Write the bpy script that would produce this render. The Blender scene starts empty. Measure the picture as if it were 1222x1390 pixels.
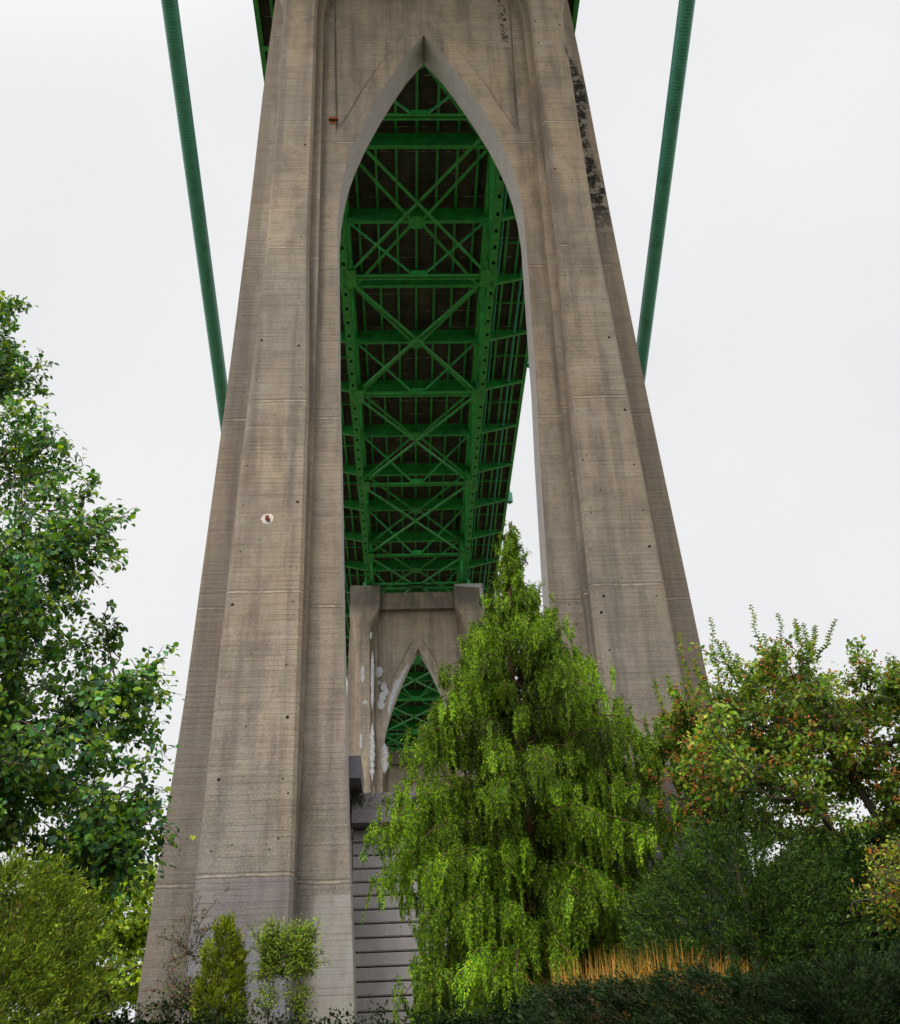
import bpy, math, random
import numpy as np
from mathutils import Vector, Matrix

random.seed(7)
rng = np.random.default_rng(11)
scene = bpy.context.scene
COL = scene.collection

# ------------------------------------------------------------------ camera
cam_d = bpy.data.cameras.new("camera")
cam = bpy.data.objects.new("camera", cam_d)
COL.objects.link(cam)
F = Vector((0.044876984, 0.839118537, 0.542094215))
Rt = Vector((0.998868633, -0.029144714, -0.037577123))
Up = Vector((0.01573248, -0.543167255, 0.839477112))
m = Matrix((( Rt.x, Up.x, -F.x, -1.22), (Rt.y, Up.y, -F.y, 0), (Rt.z, Up.z, -F.z, 0), (0, 0, 0, 1)))
cam.matrix_world = m
cam_d.sensor_fit = 'HORIZONTAL'
cam_d.sensor_width = 36
cam_d.lens = 1425.5 / 1222 * 36
cam_d.shift_y = -45 / 1222
cam_d.clip_end = 2000
scene.camera = cam

# ------------------------------------------------------------------ sky, sun, exposure
SUN_EL, SUN_AZ = math.radians(52), math.radians(200)      # behind the camera, slightly to the left
w = bpy.data.worlds.new("World")
scene.world = w
w.use_nodes = True
nt = w.node_tree
nt.nodes.clear()
N = nt.nodes.new
out = N('ShaderNodeOutputWorld')
sky = N('ShaderNodeTexSky')
sky.sky_type = 'NISHITA'
sky.sun_disc = False
sky.sun_elevation = SUN_EL
sky.sun_rotation = SUN_AZ
bg1 = N('ShaderNodeBackground'); bg1.inputs[1].default_value = 0.1
nt.links.new(sky.outputs[0], bg1.inputs[0])
tc = N('ShaderNodeTexCoord')
dot = N('ShaderNodeVectorMath'); dot.operation = 'DOT_PRODUCT'
sd = (math.sin(SUN_AZ) * math.cos(SUN_EL), math.cos(SUN_AZ) * math.cos(SUN_EL), math.sin(SUN_EL))
dot.inputs[1].default_value = sd
nt.links.new(tc.outputs['Generated'], dot.inputs[0])
mr = N('ShaderNodeMapRange'); mr.interpolation_type = 'SMOOTHSTEP'
mr.inputs[1].default_value = 0.30; mr.inputs[2].default_value = 1.0
mr.inputs[3].default_value = 0.89; mr.inputs[4].default_value = 2.5
nt.links.new(dot.outputs['Value'], mr.inputs[0])
nz = N('ShaderNodeTexNoise'); nz.inputs['Scale'].default_value = 2.2; nz.inputs['Detail'].default_value = 3
nt.links.new(tc.outputs['Generated'], nz.inputs['Vector'])
cr = N('ShaderNodeValToRGB')
cr.color_ramp.elements[0].position = 0.3; cr.color_ramp.elements[0].color = (0.93, 0.935, 0.96, 1)
cr.color_ramp.elements[1].position = 0.7; cr.color_ramp.elements[1].color = (1.02, 1.02, 1.02, 1)
nt.links.new(nz.outputs['Fac'], cr.inputs[0])
bg2 = N('ShaderNodeBackground')
nt.links.new(cr.outputs[0], bg2.inputs[0])
nt.links.new(mr.outputs[0], bg2.inputs[1])
mixw = N('ShaderNodeMixShader'); mixw.inputs[0].default_value = 0.96
nt.links.new(bg1.outputs[0], mixw.inputs[1]); nt.links.new(bg2.outputs[0], mixw.inputs[2])
nt.links.new(mixw.outputs[0], out.inputs[0])

sun_d = bpy.data.lights.new("sun", 'SUN')
sun_d.energy = 2.0
sun_d.angle = math.radians(14)
sun_d.color = (1.0, 0.95, 0.88)
sun = bpy.data.objects.new("sun", sun_d)
COL.objects.link(sun)
sun.rotation_euler = Vector(sd).to_track_quat('Z', 'Y').to_euler()
sun.location = (0, -20, 60)

scene.view_settings.view_transform = 'Standard'
scene.view_settings.look = 'None'
scene.view_settings.exposure = 0.0
scene.view_settings.gamma = 1.0

# ------------------------------------------------------------------ mesh helpers
def thing(name, label, cat, loc, group=None):
    o = bpy.data.objects.new(name, None)
    COL.objects.link(o)
    o.location = loc
    o.empty_display_size = 0.5
    o['label'] = label; o['category'] = cat
    if group: o['group'] = group
    return o

def tag(o, label, cat, group=None, kind=None):
    o['label'] = label; o['category'] = cat
    if group: o['group'] = group
    if kind: o['kind'] = kind
    return o

class MB:
    def __init__(s): s.v = []; s.f = []; s.mi = []
    def add(s, vs, fs, mi=0):
        b = len(s.v)
        s.v += [tuple(v) for v in vs]
        s.f += [tuple(b + i for i in f) for f in fs]
        s.mi += [mi] * len(fs)
        return s
    def box(s, x0, x1, y0, y1, z0, z1, mi=0):
        return s.add([(x0,y0,z0),(x1,y0,z0),(x1,y1,z0),(x0,y1,z0),(x0,y0,z1),(x1,y0,z1),(x1,y1,z1),(x0,y1,z1)],
              [(0,3,2,1),(4,5,6,7),(0,1,5,4),(1,2,6,5),(2,3,7,6),(3,0,4,7)], mi)
    def bar(s, p0, p1, w, h, up=(0,0,1), mi=0):
        """box of width w (sideways) and height h (along up) from p0 to p1"""
        p0 = Vector(p0); p1 = Vector(p1)
        d = (p1 - p0).normalized(); u = Vector(up)
        sd_ = d.cross(u)
        if sd_.length < 1e-4: sd_ = d.cross(Vector((1,0,0)))
        sd_.normalize(); u = sd_.cross(d).normalized()
        vs = []
        for p in (p0, p1):
            for a, b in ((-1,-1),(1,-1),(1,1),(-1,1)):
                vs.append(p + sd_ * (a*w/2) + u * (b*h/2))
        return s.add(vs, [(0,1,2,3),(7,6,5,4),(0,4,5,1),(1,5,6,2),(2,6,7,3),(3,7,4,0)], mi)
    def ibeam(s, p0, p1, w, h, up=(0,0,1), t=0.03, top=True):
        p0 = Vector(p0); p1 = Vector(p1)
        d = (p1 - p0).normalized(); u = Vector(up)
        sd_ = d.cross(u); sd_.normalize(); u = sd_.cross(d).normalized()
        s.bar(p0 - u*(h/2 - t/2), p1 - u*(h/2 - t/2), w, t, up)
        s.bar(p0, p1, t*0.7, h - 2*t, up)
        if top: s.bar(p0 + u*(h/2 - t/2), p1 + u*(h/2 - t/2), w, t, up)
        return s
    def tube(s, pts, rads, n=8, mi=0, cap=True):
        rings = []
        pts = [Vector(p) for p in pts]
        b0 = len(s.v)
        prev = None
        for i, p in enumerate(pts):
            d = (pts[min(i+1, len(pts)-1)] - pts[max(i-1, 0)])
            if d.length < 1e-6: d = Vector((0,0,1))
            d.normalize()
            a = prev if prev is not None else (Vector((1,0,0)) if abs(d.x) < .8 else Vector((0,1,0)))
            a = (a - d * a.dot(d)); a.normalize(); prev = a
            b = d.cross(a)
            for k in range(n):
                t = 2*math.pi*k/n
                s.v.append(tuple(p + (a*math.cos(t) + b*math.sin(t)) * rads[i]))
        for i in range(len(pts)-1):
            for k in range(n):
                s.f.append((b0+i*n+k, b0+i*n+(k+1)%n, b0+(i+1)*n+(k+1)%n, b0+(i+1)*n+k)); s.mi.append(mi)
        if cap:
            s.f.append(tuple(b0+k for k in range(n))[::-1]); s.mi.append(mi)
            s.f.append(tuple(b0+(len(pts)-1)*n+k for k in range(n))); s.mi.append(mi)
        return s
    def build(s, name, mats, parent=None, smooth=False):
        me = bpy.data.meshes.new(name)
        off = Vector(parent.matrix_basis.translation) if parent is not None else Vector((0,0,0))
        if parent is not None and parent.parent is not None: off = off + Vector(parent.parent.matrix_basis.translation)
        if parent is not None and parent.type == 'MESH': off = Vector(parent['_o']) if '_o' in parent else off
        vs = [(v[0]-off.x, v[1]-off.y, v[2]-off.z) for v in s.v]
        me.from_pydata(vs, [], s.f)
        if not isinstance(mats, (list, tuple)): mats = [mats]
        for mt in mats: me.materials.append(mt)
        if len(mats) > 1: me.polygons.foreach_set('material_index', s.mi)
        if smooth: me.polygons.foreach_set('use_smooth', [True]*len(me.polygons))
        me.update()
        o = bpy.data.objects.new(name, me)
        COL.objects.link(o)
        if parent is not None: o.parent = parent
        return o

# ------------------------------------------------------------------ materials
class NG:
    def __init__(s, name):
        s.m = bpy.data.materials.new(name); s.m.use_nodes = True
        s.t = s.m.node_tree; s.t.nodes.clear()
        s.out = s.n('ShaderNodeOutputMaterial')
        s.geo = s.n('ShaderNodeNewGeometry')
        s.pos = s.geo.outputs['Position']
    def n(s, k): return s.t.nodes.new(k)
    def l(s, a, b): s.t.links.new(a, b)
    def setin(s, sock, v):
        if isinstance(v, (int, float, tuple, list)): sock.default_value = v
        else: s.l(v, sock)
    def math(s, op, a, b=0.0, c=None, clamp=False):
        n = s.n('ShaderNodeMath'); n.operation = op; n.use_clamp = clamp
        s.setin(n.inputs[0], a); s.setin(n.inputs[1], b)
        if c is not None: s.setin(n.inputs[2], c)
        return n.outputs[0]
    def scale(s, v, xyz, add=(0,0,0)):
        n = s.n('ShaderNodeMapping'); n.inputs['Scale'].default_value = xyz; n.inputs['Location'].default_value = add
        s.l(v, n.inputs[0]); return n.outputs[0]
    def noise(s, vec, sc, det=4, rough=.55, dist=0):
        n = s.n('ShaderNodeTexNoise'); n.inputs['Scale'].default_value = sc
        n.inputs['Detail'].default_value = det; n.inputs['Roughness'].default_value = rough
        n.inputs['Distortion'].default_value = dist
        s.l(vec, n.inputs['Vector']); return n.outputs['Fac']
    def rng(s, v, a, b, c=0, d=1, smooth=False):
        n = s.n('ShaderNodeMapRange'); n.clamp = True
        if smooth: n.interpolation_type = 'SMOOTHSTEP'
        s.setin(n.inputs[0], v)
        for i, x in enumerate((a, b, c, d)): n.inputs[i+1].default_value = x
        return n.outputs[0]
    def mix(s, f, a, b, mode='MIX'):
        n = s.n('ShaderNodeMix'); n.data_type = 'RGBA'; n.blend_type = mode
        s.setin(n.inputs[0], f)
        for i, x in ((6, a), (7, b)):
            if isinstance(x, (tuple, list)) and len(x) == 3: x = (*x, 1)
            s.setin(n.inputs[i], x)
        return n.outputs[2]
    def bsdf(s, col, rough=.8, bump=None, bs=.3, bd=.02, spec=.3, metal=0):
        b = s.n('ShaderNodeBsdfPrincipled')
        if isinstance(col, (tuple, list)) and len(col) == 3: col = (*col, 1)
        s.setin(b.inputs['Base Color'], col); s.setin(b.inputs['Roughness'], rough)
        b.inputs['Specular IOR Level'].default_value = spec; b.inputs['Metallic'].default_value = metal
        if bump is not None:
            bn = s.n('ShaderNodeBump'); bn.inputs['Strength'].default_value = bs; bn.inputs['Distance'].default_value = bd
            s.l(bump, bn.inputs['Height']); s.l(bn.outputs[0], b.inputs['Normal'])
        s.l(b.outputs[0], s.out.inputs[0])
        return b

def concrete(name, tan=(0.385,0.292,0.190), grey=(0.25,0.228,0.195), near=True, dark_paint=False):
    g = NG(name)
    sx = g.n('ShaderNodeSeparateXYZ'); g.l(g.pos, sx.inputs[0])
    X, Y, Z = sx.outputs
    big = g.noise(g.scale(g.pos, (.16,.16,.07)), 1.0, 5, .6)
    streak = g.noise(g.scale(g.pos, (1.6,1.6,.10)), 1.0, 5, .65)
    board = g.noise(g.scale(g.pos, (.35,.35,9.0)), 1.0, 4, .65)
    board2 = g.noise(g.scale(g.pos, (.8,.8,3.2), (5,3,1)), 1.0, 3, .6)
    fine = g.noise(g.scale(g.pos,(1,1,1.6)), 8.0, 8, .78)
    speck = g.noise(g.pos, 26.0, 4, .75)
    hz = g.rng(Z, 5.0, 15.0)
    f = g.math('MULTIPLY', g.math('MULTIPLY_ADD', g.rng(big,.35,.65), .75, .25), g.math('MULTIPLY_ADD', hz, .8, .12), clamp=True)
    c = g.mix(f, grey, tan)
    warm = g.rng(g.noise(g.scale(g.pos,(.5,.5,.25),(9,2,4)),1.0,4,.6), .5,.72)
    c = g.mix(g.math('MULTIPLY', warm, .45), c, (0.38,0.27,0.15))
    c = g.mix(g.math('MULTIPLY', g.rng(streak,.46,.66), .70), c, (0.095,0.082,0.078))
    blot = g.noise(g.scale(g.pos,(.9,.9,.55),(3,1,7)), 1.0, 7, .72)
    c = g.mix(g.math('MULTIPLY', g.rng(blot,.50,.62), .42), c, (0.12,0.095,0.075))
    c = g.mix(g.math('MULTIPLY', g.rng(blot,.46,.36), .50), c, (0.38,0.33,0.27))
    c = g.mix(g.math('MULTIPLY', g.rng(streak,.42,.28), .35), c, (0.36,0.31,0.27))
    c = g.mix(g.math('MULTIPLY', g.rng(board,.50,.68), .32), c, (0.12,0.088,0.065))
    c = g.mix(g.math('MULTIPLY', g.rng(board,.44,.28), .22), c, (0.42,0.35,0.28))
    c = g.mix(g.math('MULTIPLY', g.rng(board2,.52,.7), .35), c, (0.15,0.125,0.11))
    c = g.mix(g.math('MULTIPLY', g.rng(fine,.52,.66), .55), c, (0.085,0.07,0.06))
    lift = g.math('FLOOR', g.math('DIVIDE', g.math('SUBTRACT', Z, 13.65), 3.39))
    wn = g.n('ShaderNodeTexWhiteNoise'); wn.noise_dimensions = '1D'; g.l(g.math('MULTIPLY_ADD', g.math('GREATER_THAN', X, 0.0), 31.7, lift), wn.inputs['W'])
    c = g.mix(g.math('MULTIPLY', wn.outputs['Value'], .34), c, (0.17,0.145,0.125))
    # aggregate speckle, stronger low down
    lowm = g.math('MULTIPLY_ADD', g.rng(Z, 17.0, 8.0), .45, .2)
    c = g.mix(g.math('MULTIPLY', g.rng(speck,.56,.70), lowm), c, (0.60,0.56,0.50))
    c = g.mix(g.math('MULTIPLY', g.rng(speck,.44,.32), lowm), c, (0.06,0.052,0.048))
    # narrow form board seams
    fr = g.math('FRACT', g.math('DIVIDE', Z, .152))
    seam = g.math('MULTIPLY', g.rng(fr, .10, .0), g.rng(g.noise(g.scale(g.pos,(.6,.6,2.5)),1.0,3), .40,.62))
    c = g.mix(g.math('MULTIPLY', seam, .45), c, (0.09,0.072,0.06))
    # pour joints
    jn = g.noise(g.scale(g.pos,(1.2,1.2,.3)), 1.0, 4)
    zz = g.math('ADD', Z, g.math('MULTIPLY_ADD', jn, .10, -.05))
    jd = g.math('PINGPONG', g.math('SUBTRACT', zz, 13.65), 3.39)
    jd = g.math('MAXIMUM', jd, g.rng(Z, 8.2, 8.0, 0, 1))
    jd = g.math('MINIMUM', jd, g.math('ABSOLUTE', g.math('SUBTRACT', zz, 5.95)))
    jmask = g.math('MULTIPLY', g.rng(jd, .030, .012), g.rng(g.noise(g.pos,2.6,5,.7), .42,.58))
    c = g.mix(g.math('MULTIPLY', jmask, .8), c, (0.52,0.42,0.32))
    below = g.math('MULTIPLY', g.rng(g.math('ABSOLUTE', g.math('SUBTRACT', jd, .055)), .035, .0), .6)
    c = g.mix(below, c, (0.10,0.085,0.075))
    # bug holes and tie marks
    vor = g.n('ShaderNodeTexVoronoi'); vor.inputs['Scale'].default_value = 1.3; g.l(g.pos, vor.inputs['Vector'])
    c = g.mix(g.math('MULTIPLY', g.rng(vor.outputs['Distance'], .045, .03), .85), c, (0.03,0.025,0.02))
    bump = g.math('ADD', g.math('MULTIPLY', board, 1.0), g.math('MULTIPLY', fine, .8))
    bump = g.math('SUBTRACT', bump, g.math('MULTIPLY', seam, .8))
    bump = g.math('SUBTRACT', bump, below)
    # shade on the recessed outer wings, painted in as ragged brown darkening
    wing_shade = g.math('MULTIPLY', g.rng(g.math('SUBTRACT', g.math('ABSOLUTE', X), g.math('MULTIPLY_ADD', streak, .5, 6.05)), 0.0, .12), g.rng(blot,.62,.34,.35,1.0))
    c = g.mix(g.math('MULTIPLY', wing_shade, .55 if near else .2), c, (0.105,0.082,0.066))
    if near:
        # newer rubbed-out paint coats near the foot of the left leg
        leftpil = g.math('MULTIPLY', g.rng(X, -3.6, -3.9), g.rng(Y, 27.5, 27.3))
        n2 = g.noise(g.scale(g.pos,(3,3,1.2)), 1.0, 5)
        coat = g.math('MULTIPLY', g.math('MULTIPLY', leftpil, g.rng(g.math('ADD', Z, g.math('MULTIPLY', n2, .1)), 5.95, 5.93)), g.rng(n2,.2,.5,.65,.9))
        c = g.mix(g.math('MULTIPLY', coat, .5), c, (0.15,0.135,0.155))
        wash = g.math('MULTIPLY', g.math('MULTIPLY', g.rng(X, -3.75, -3.5), g.rng(X, -2.2, -2.4)), g.rng(g.math('ADD', Z, g.math('MULTIPLY', n2, .12)), 5.72, 5.68))
        c = g.mix(g.math('MULTIPLY', wash, g.rng(n2,.35,.6,.35,.85)), c, (0.36,0.34,0.31))
        blue = g.math('MULTIPLY', leftpil, g.math('MULTIPLY', g.rng(Z, 4.9, 4.6), g.rng(n2,.4,.5)))
        c = g.mix(g.math('MULTIPLY', blue, .3), c, (0.24,0.27,0.34))
        foot_shade = g.math('MULTIPLY', g.rng(X, 2.0, 2.2), g.rng(g.math('ADD', Z, g.math('MULTIPLY', n2, .05)), 7.62, 7.58))  # shade at the right leg's foot, painted as a near-black band
        c = g.mix(g.math('MULTIPLY', foot_shade, .93), c, (0.028,0.024,0.03))
        foot_shade_top = g.math('MULTIPLY', g.rng(X, 2.0, 2.2), g.rng(g.math('ADD', Z, g.math('MULTIPLY', n2, .05)), 8.25, 8.2))  # softer upper step of the same painted shade
        c = g.mix(g.math('MULTIPLY', foot_shade_top, .75), c, (0.06,0.052,0.06))
        # black lichen crust down the right wing and beside the right panel
        lich = g.noise(g.pos, 3.2, 8, .75, .6)
        edge = g.math('SUBTRACT', X, g.math('MULTIPLY_ADD', g.math('SUBTRACT', Z, 30.0), -.022, 6.42))
        edge = g.math('ADD', edge, g.math('MULTIPLY_ADD', jn, 1.1, -.55))
        band = g.math('MULTIPLY', g.rng(g.math('ABSOLUTE', edge), .36, .2), g.math('MULTIPLY', g.rng(Z,28.0,30.5), g.rng(Z,39.6,39.3)))
        c = g.mix(g.math('MULTIPLY', band, .35), c, (0.20,0.20,0.17))
        c = g.mix(g.math('MULTIPLY', band, g.rng(lich,.43,.50)), c, (0.018,0.015,0.012))
        band2 = g.math('MULTIPLY', g.rng(g.math('ABSOLUTE', g.math('SUBTRACT', X, 3.55)), .2, .1), g.rng(Z, 39.3, 41.5))
        c = g.mix(g.math('MULTIPLY', band2, g.rng(lich,.5,.55)), c, (0.018,0.015,0.012))
    else:
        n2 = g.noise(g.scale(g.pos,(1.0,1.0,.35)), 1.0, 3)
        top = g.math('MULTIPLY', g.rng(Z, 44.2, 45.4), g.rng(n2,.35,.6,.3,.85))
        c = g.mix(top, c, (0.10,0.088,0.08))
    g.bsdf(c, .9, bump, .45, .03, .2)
    return g.m

def flat(name, col, rough=.7, nsc=3.0, var=.35, spec=.3, bs=.2):
    g = NG(name)
    n = g.noise(g.pos, nsc, 5, .65)
    c = g.mix(g.math('MULTIPLY', g.rng(n,.35,.7), var), col, tuple(x*.4 for x in col))
    n2 = g.noise(g.pos, nsc*7, 4, .7)
    c = g.mix(g.math('MULTIPLY', g.rng(n2,.5,.75), var*.7), c, tuple(min(1, x*1.6+.01) for x in col))
    g.bsdf(c, rough, n2, bs, .01, spec)
    return g.m

def steel(name, col):
    g = NG(name)
    n = g.noise(g.pos, 1.3, 5, .7)
    st_ = g.noise(g.scale(g.pos,(2.2,2.2,.5)), 1.0, 6, .75)
    c = g.mix(g.math('MULTIPLY', g.rng(n,.38,.66), .7), col, (col[0]*.4+.004, col[1]*.32, col[2]*.4))
    c = g.mix(g.math('MULTIPLY', g.rng(st_,.54,.66), .5), c, (0.035,0.06,0.025))
    n2 = g.noise(g.pos, 9, 5, .75)
    c = g.mix(g.math('MULTIPLY', g.rng(n2,.58,.72), .55), c, (0.05,0.035,0.015))
    g.bsdf(c, .42, n2, .12, .01, .5)
    return g.m

M = {}
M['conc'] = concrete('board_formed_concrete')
M['reveal'] = flat('pale_smooth_concrete', (0.42,0.385,0.36), .85, 2.2, .35)
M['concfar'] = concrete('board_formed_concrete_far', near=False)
M['green'] = steel('green_bridge_paint', (0.026,0.33,0.062))
M['teal'] = steel('teal_bridge_paint', (0.012,0.26,0.145))
M['rust'] = flat('rust', (0.20,0.06,0.02), .9, 12)
M['mortar'] = flat('pale_mortar', (0.62,0.57,0.52), .9, 8, .3)
M['whitewash'] = flat('pale_grey_cover_paint', (0.40,0.40,0.42), .8, 5, .75)
M['hole'] = flat('dark_tie_hole', (0.02,0.016,0.013), .95)
M['bark'] = flat('bark', (0.11,0.085,0.065), .95, 6, .6, .1, .6)
M['barkred'] = flat('reddish_bark', (0.15,0.085,0.055), .95, 8, .6, .1, .6)
M['plate'] = flat('dark_cap_concrete', (0.17,0.165,0.18), .9, 4, .5)

# cable: painted wrapping wire with fine turns
g = NG('cable_wrapping')
sx = g.n('ShaderNodeSeparateXYZ'); g.l(g.pos, sx.inputs[0])
fr = g.math('FRACT', g.math('DIVIDE', sx.outputs[1], .11))
tri = g.math('PINGPONG', g.math('MULTIPLY', fr, 2.0), 1.0)
nn = g.noise(g.pos, 2.0, 4)
c = g.mix(g.rng(tri,.25,.8), (0.06,0.25,0.17), (0.08,0.34,0.25))
c = g.mix(g.math('MULTIPLY', g.rng(nn,.5,.7), .4), c, (0.03,0.09,0.05))
g.bsdf(c, .35, tri, .35, .02, .6)
M['cable'] = g.m

# underside of the deck slab: form marks with pale lime lines
g = NG('deck_slab_concrete')
sx = g.n('ShaderNodeSeparateXYZ'); g.l(g.pos, sx.inputs[0])
wob = g.noise(g.scale(g.pos,(1.2,.5,1)), 1.0, 4)
yy = g.math('ADD', sx.outputs[1], g.math('MULTIPLY', wob, .35))
fr = g.math('PINGPONG', yy, .95)
nn = g.noise(g.pos, .55, 5, .7)
ln = g.math('MULTIPLY', g.rng(fr, .035, .0), g.rng(g.noise(g.pos, 1.4, 4), .46,.60))
c = g.mix(g.rng(nn,.35,.7), (0.095,0.080,0.078), (0.026,0.022,0.023))
c = g.mix(g.math('MULTIPLY', g.rng(g.noise(g.pos,.3,4),.6,.75),.5), c, (0.17,0.13,0.09))
c = g.mix(g.math('MULTIPLY', ln, .9), c, (0.62,0.58,0.56))
g.bsdf(c, .9, nn, .2)
M['slab'] = g.m

# stone-grey plank wall
g = NG('precast_wall')
sx = g.n('ShaderNodeSeparateXYZ'); g.l(g.pos, sx.inputs[0])
n1 = g.noise(g.scale(g.pos,(4,4,1)), 1.0, 5, .7); n2 = g.noise(g.pos, 22, 4, .75); n3 = g.noise(g.pos, .8, 4)
c = g.mix(g.rng(n1,.3,.7), (0.30,0.275,0.27), (0.38,0.35,0.345))
c = g.mix(g.math('MULTIPLY', g.rng(n3,.5,.7), .4), c, (0.20,0.19,0.18))
c = g.mix(g.math('MULTIPLY', g.rng(n2,.52,.7), .35), c, (0.12,0.10,0.11))
c = g.mix(g.math('MULTIPLY', g.rng(g.noise(g.scale(g.pos,(9,9,.7)),1.0,3),.6,.7), .3), c, (0.38,0.36,0.35))
g.bsdf(c, .85, n2, .3, .01, .2)
M['wall'] = g.m
g = NG('mossy_coping')
n1 = g.noise(g.pos, 2.2, 8, .8, .4); n2 = g.noise(g.pos, 14, 4, .7)
sx = g.n('ShaderNodeSeparateXYZ'); g.l(g.pos, sx.inputs[0])
c = g.mix(g.rng(n2,.35,.7), (0.22,0.205,0.205), (0.12,0.11,0.11))
mm = g.math('MULTIPLY', g.rng(n1,.47,.53), g.rng(sx.outputs[2], 8.45, 8.62))
c = g.mix(mm, c, (0.02,0.02,0.008))
g.bsdf(c, .9, n2, .4)
M['coping'] = g.m

def leafmat(name, rough=.45, trans=.3, tint=(1.3,1.35,.5), spec=.35):
    g = NG(name)
    at = g.n('ShaderNodeAttribute'); at.attribute_name = 'Col'
    n = g.noise(g.pos, 1.2, 3)
    c = g.mix(g.rng(n,.3,.7,0,.35), at.outputs['Color'], (0.5,0.5,0.5), 'MULTIPLY')
    b = g.bsdf(c, rough, None, spec=spec)
    tr = g.n('ShaderNodeBsdfTranslucent')
    tcol = g.mix(1.0, at.outputs['Color'], (*tint, 1), 'MULTIPLY')
    g.l(tcol, tr.inputs[0])
    mx = g.n('ShaderNodeMixShader'); mx.inputs[0].default_value = trans
    g.l(b.outputs[0], mx.inputs[1]); g.l(tr.outputs[0], mx.inputs[2])
    g.l(mx.outputs[0], g.out.inputs[0])
    return g.m
M['leaf'] = leafmat('broad_leaf', .42, .38, spec=.35)
M['needle'] = leafmat('conifer_spray', .6, .25, spec=.2)
M['matte'] = leafmat('matte_leaf', .8, .15, spec=.1)
M['fruit'] = flat('crab_fruit', (0.36,0.11,0.02), .35, 4, .4, .5)
M['straw'] = flat('golden_grass', (0.50,0.26,0.04), .6, 5, .6)

# ------------------------------------------------------------------ ground
def ground_z(x, y):
    t = min(1, max(0, (y - 3.0) / 12.5)); t = t*t*(3-2*t)
    z = -1.6 + t * 2.9
    if y > 15.5: z += min(1.2, (y - 15.5) * .09)
    z += .10*math.sin(x*.7 + y*.4) + .06*math.sin(x*1.9 - y*1.1)
    return z
mb = MB()
xs = [-400,-150,-60] + [i*1.0 for i in range(-30, 31)] + [60,150,400]
ys = [-200,-60,-20] + [i*1.0 for i in range(-8, 46)] + [60,90,140,250,500,900]
for yv in ys:
    for xv in xs: mb.v.append((xv, yv, ground_z(xv, min(yv, 60))))
nx = len(xs)
for j in range(len(ys)-1):
    for i in range(nx-1):
        mb.f.append((j*nx+i, j*nx+i+1, (j+1)*nx+i+1, (j+1)*nx+i)); mb.mi.append(0)
g = NG('dark_garden_soil')
n1 = g.noise(g.pos, 1.1, 6, .7); n2 = g.noise(g.pos, 14, 5, .75)
sx = g.n('ShaderNodeSeparateXYZ'); g.l(g.pos, sx.inputs[0])
c = g.mix(g.rng(n1,.35,.65), (0.012,0.009,0.006), (0.009,0.013,0.005))
bank = g.math('MULTIPLY', g.rng(sx.outputs[1], 3.0, 4.0), g.rng(sx.outputs[1], 27.0, 26.0))
bounce_lawn = g.mix(g.rng(n1,.35,.65), (0.155,0.14,0.08), (0.12,0.13,0.06))  # unseen paler lawn, added to bounce light up under the deck
c = g.mix(bank, bounce_lawn, c)
c = g.mix(g.math('MULTIPLY', bank, g.rng(n2,.5,.7,0,.6)), c, (0.012,0.010,0.007))
g.bsdf(c, .95, n2, .6, .05, .1)
go = mb.build('ground', g.m, smooth=True)
go['kind'] = 'structure'

# ------------------------------------------------------------------ piers
def interp(z, tab):
    return float(np.interp(z, [a for a, b in tab], [b for a, b in tab]))
T_W = [(-4,8.1),(4.6,7.66),(7,7.54),(10.8,7.34),(14.2,7.24),(20,7.06),(24,6.95),(30,6.82),(37.5,6.72),(43.6,6.56),(47.4,6.56)]
T_PO = [(-4,6.52),(4.6,6.35),(13.8,6.19),(20.4,6.03),(27.4,5.84),(34,5.83),(40,5.86),(47.4,5.90)]
T_PI = [(-4,4.05),(4.6,4.13),(13.8,4.21),(20.4,4.28),(27.4,4.52),(34,4.58),(42,4.68),(47.4,4.68)]
T_S = [(-4,4.12),(4.2,4.08),(9.4,4.01),(13.7,4.0),(20.4,4.05),(27.4,4.12),(42,4.34),(47.4,4.34)]
T_A = [(-4,2.3),(4.18,2.62),(8,2.82),(10.8,2.93),(14,3.05),(17,3.14),(19.5,3.22),(22.3,3.34),(24.2,3.38),(27.5,3.47),(29.5,3.52),(30.8,3.47),(31.9,3.36),
       (33,3.18),(33.9,2.96),(35.2,2.58),(36.68,2.05),(38.2,1.44),(39.6,.82),(41.05,.0),(47.4,0)]
T_B = [(34.5,3.68),(36,3.08),(37.2,2.65),(38.2,2.25),(39.2,1.8),(40.4,1.2),(41.2,.77),(42.28,0),(47.4,0)]
T_V = [(34.5,3.68),(43.5,3.95),(47.4,3.95)]

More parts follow.
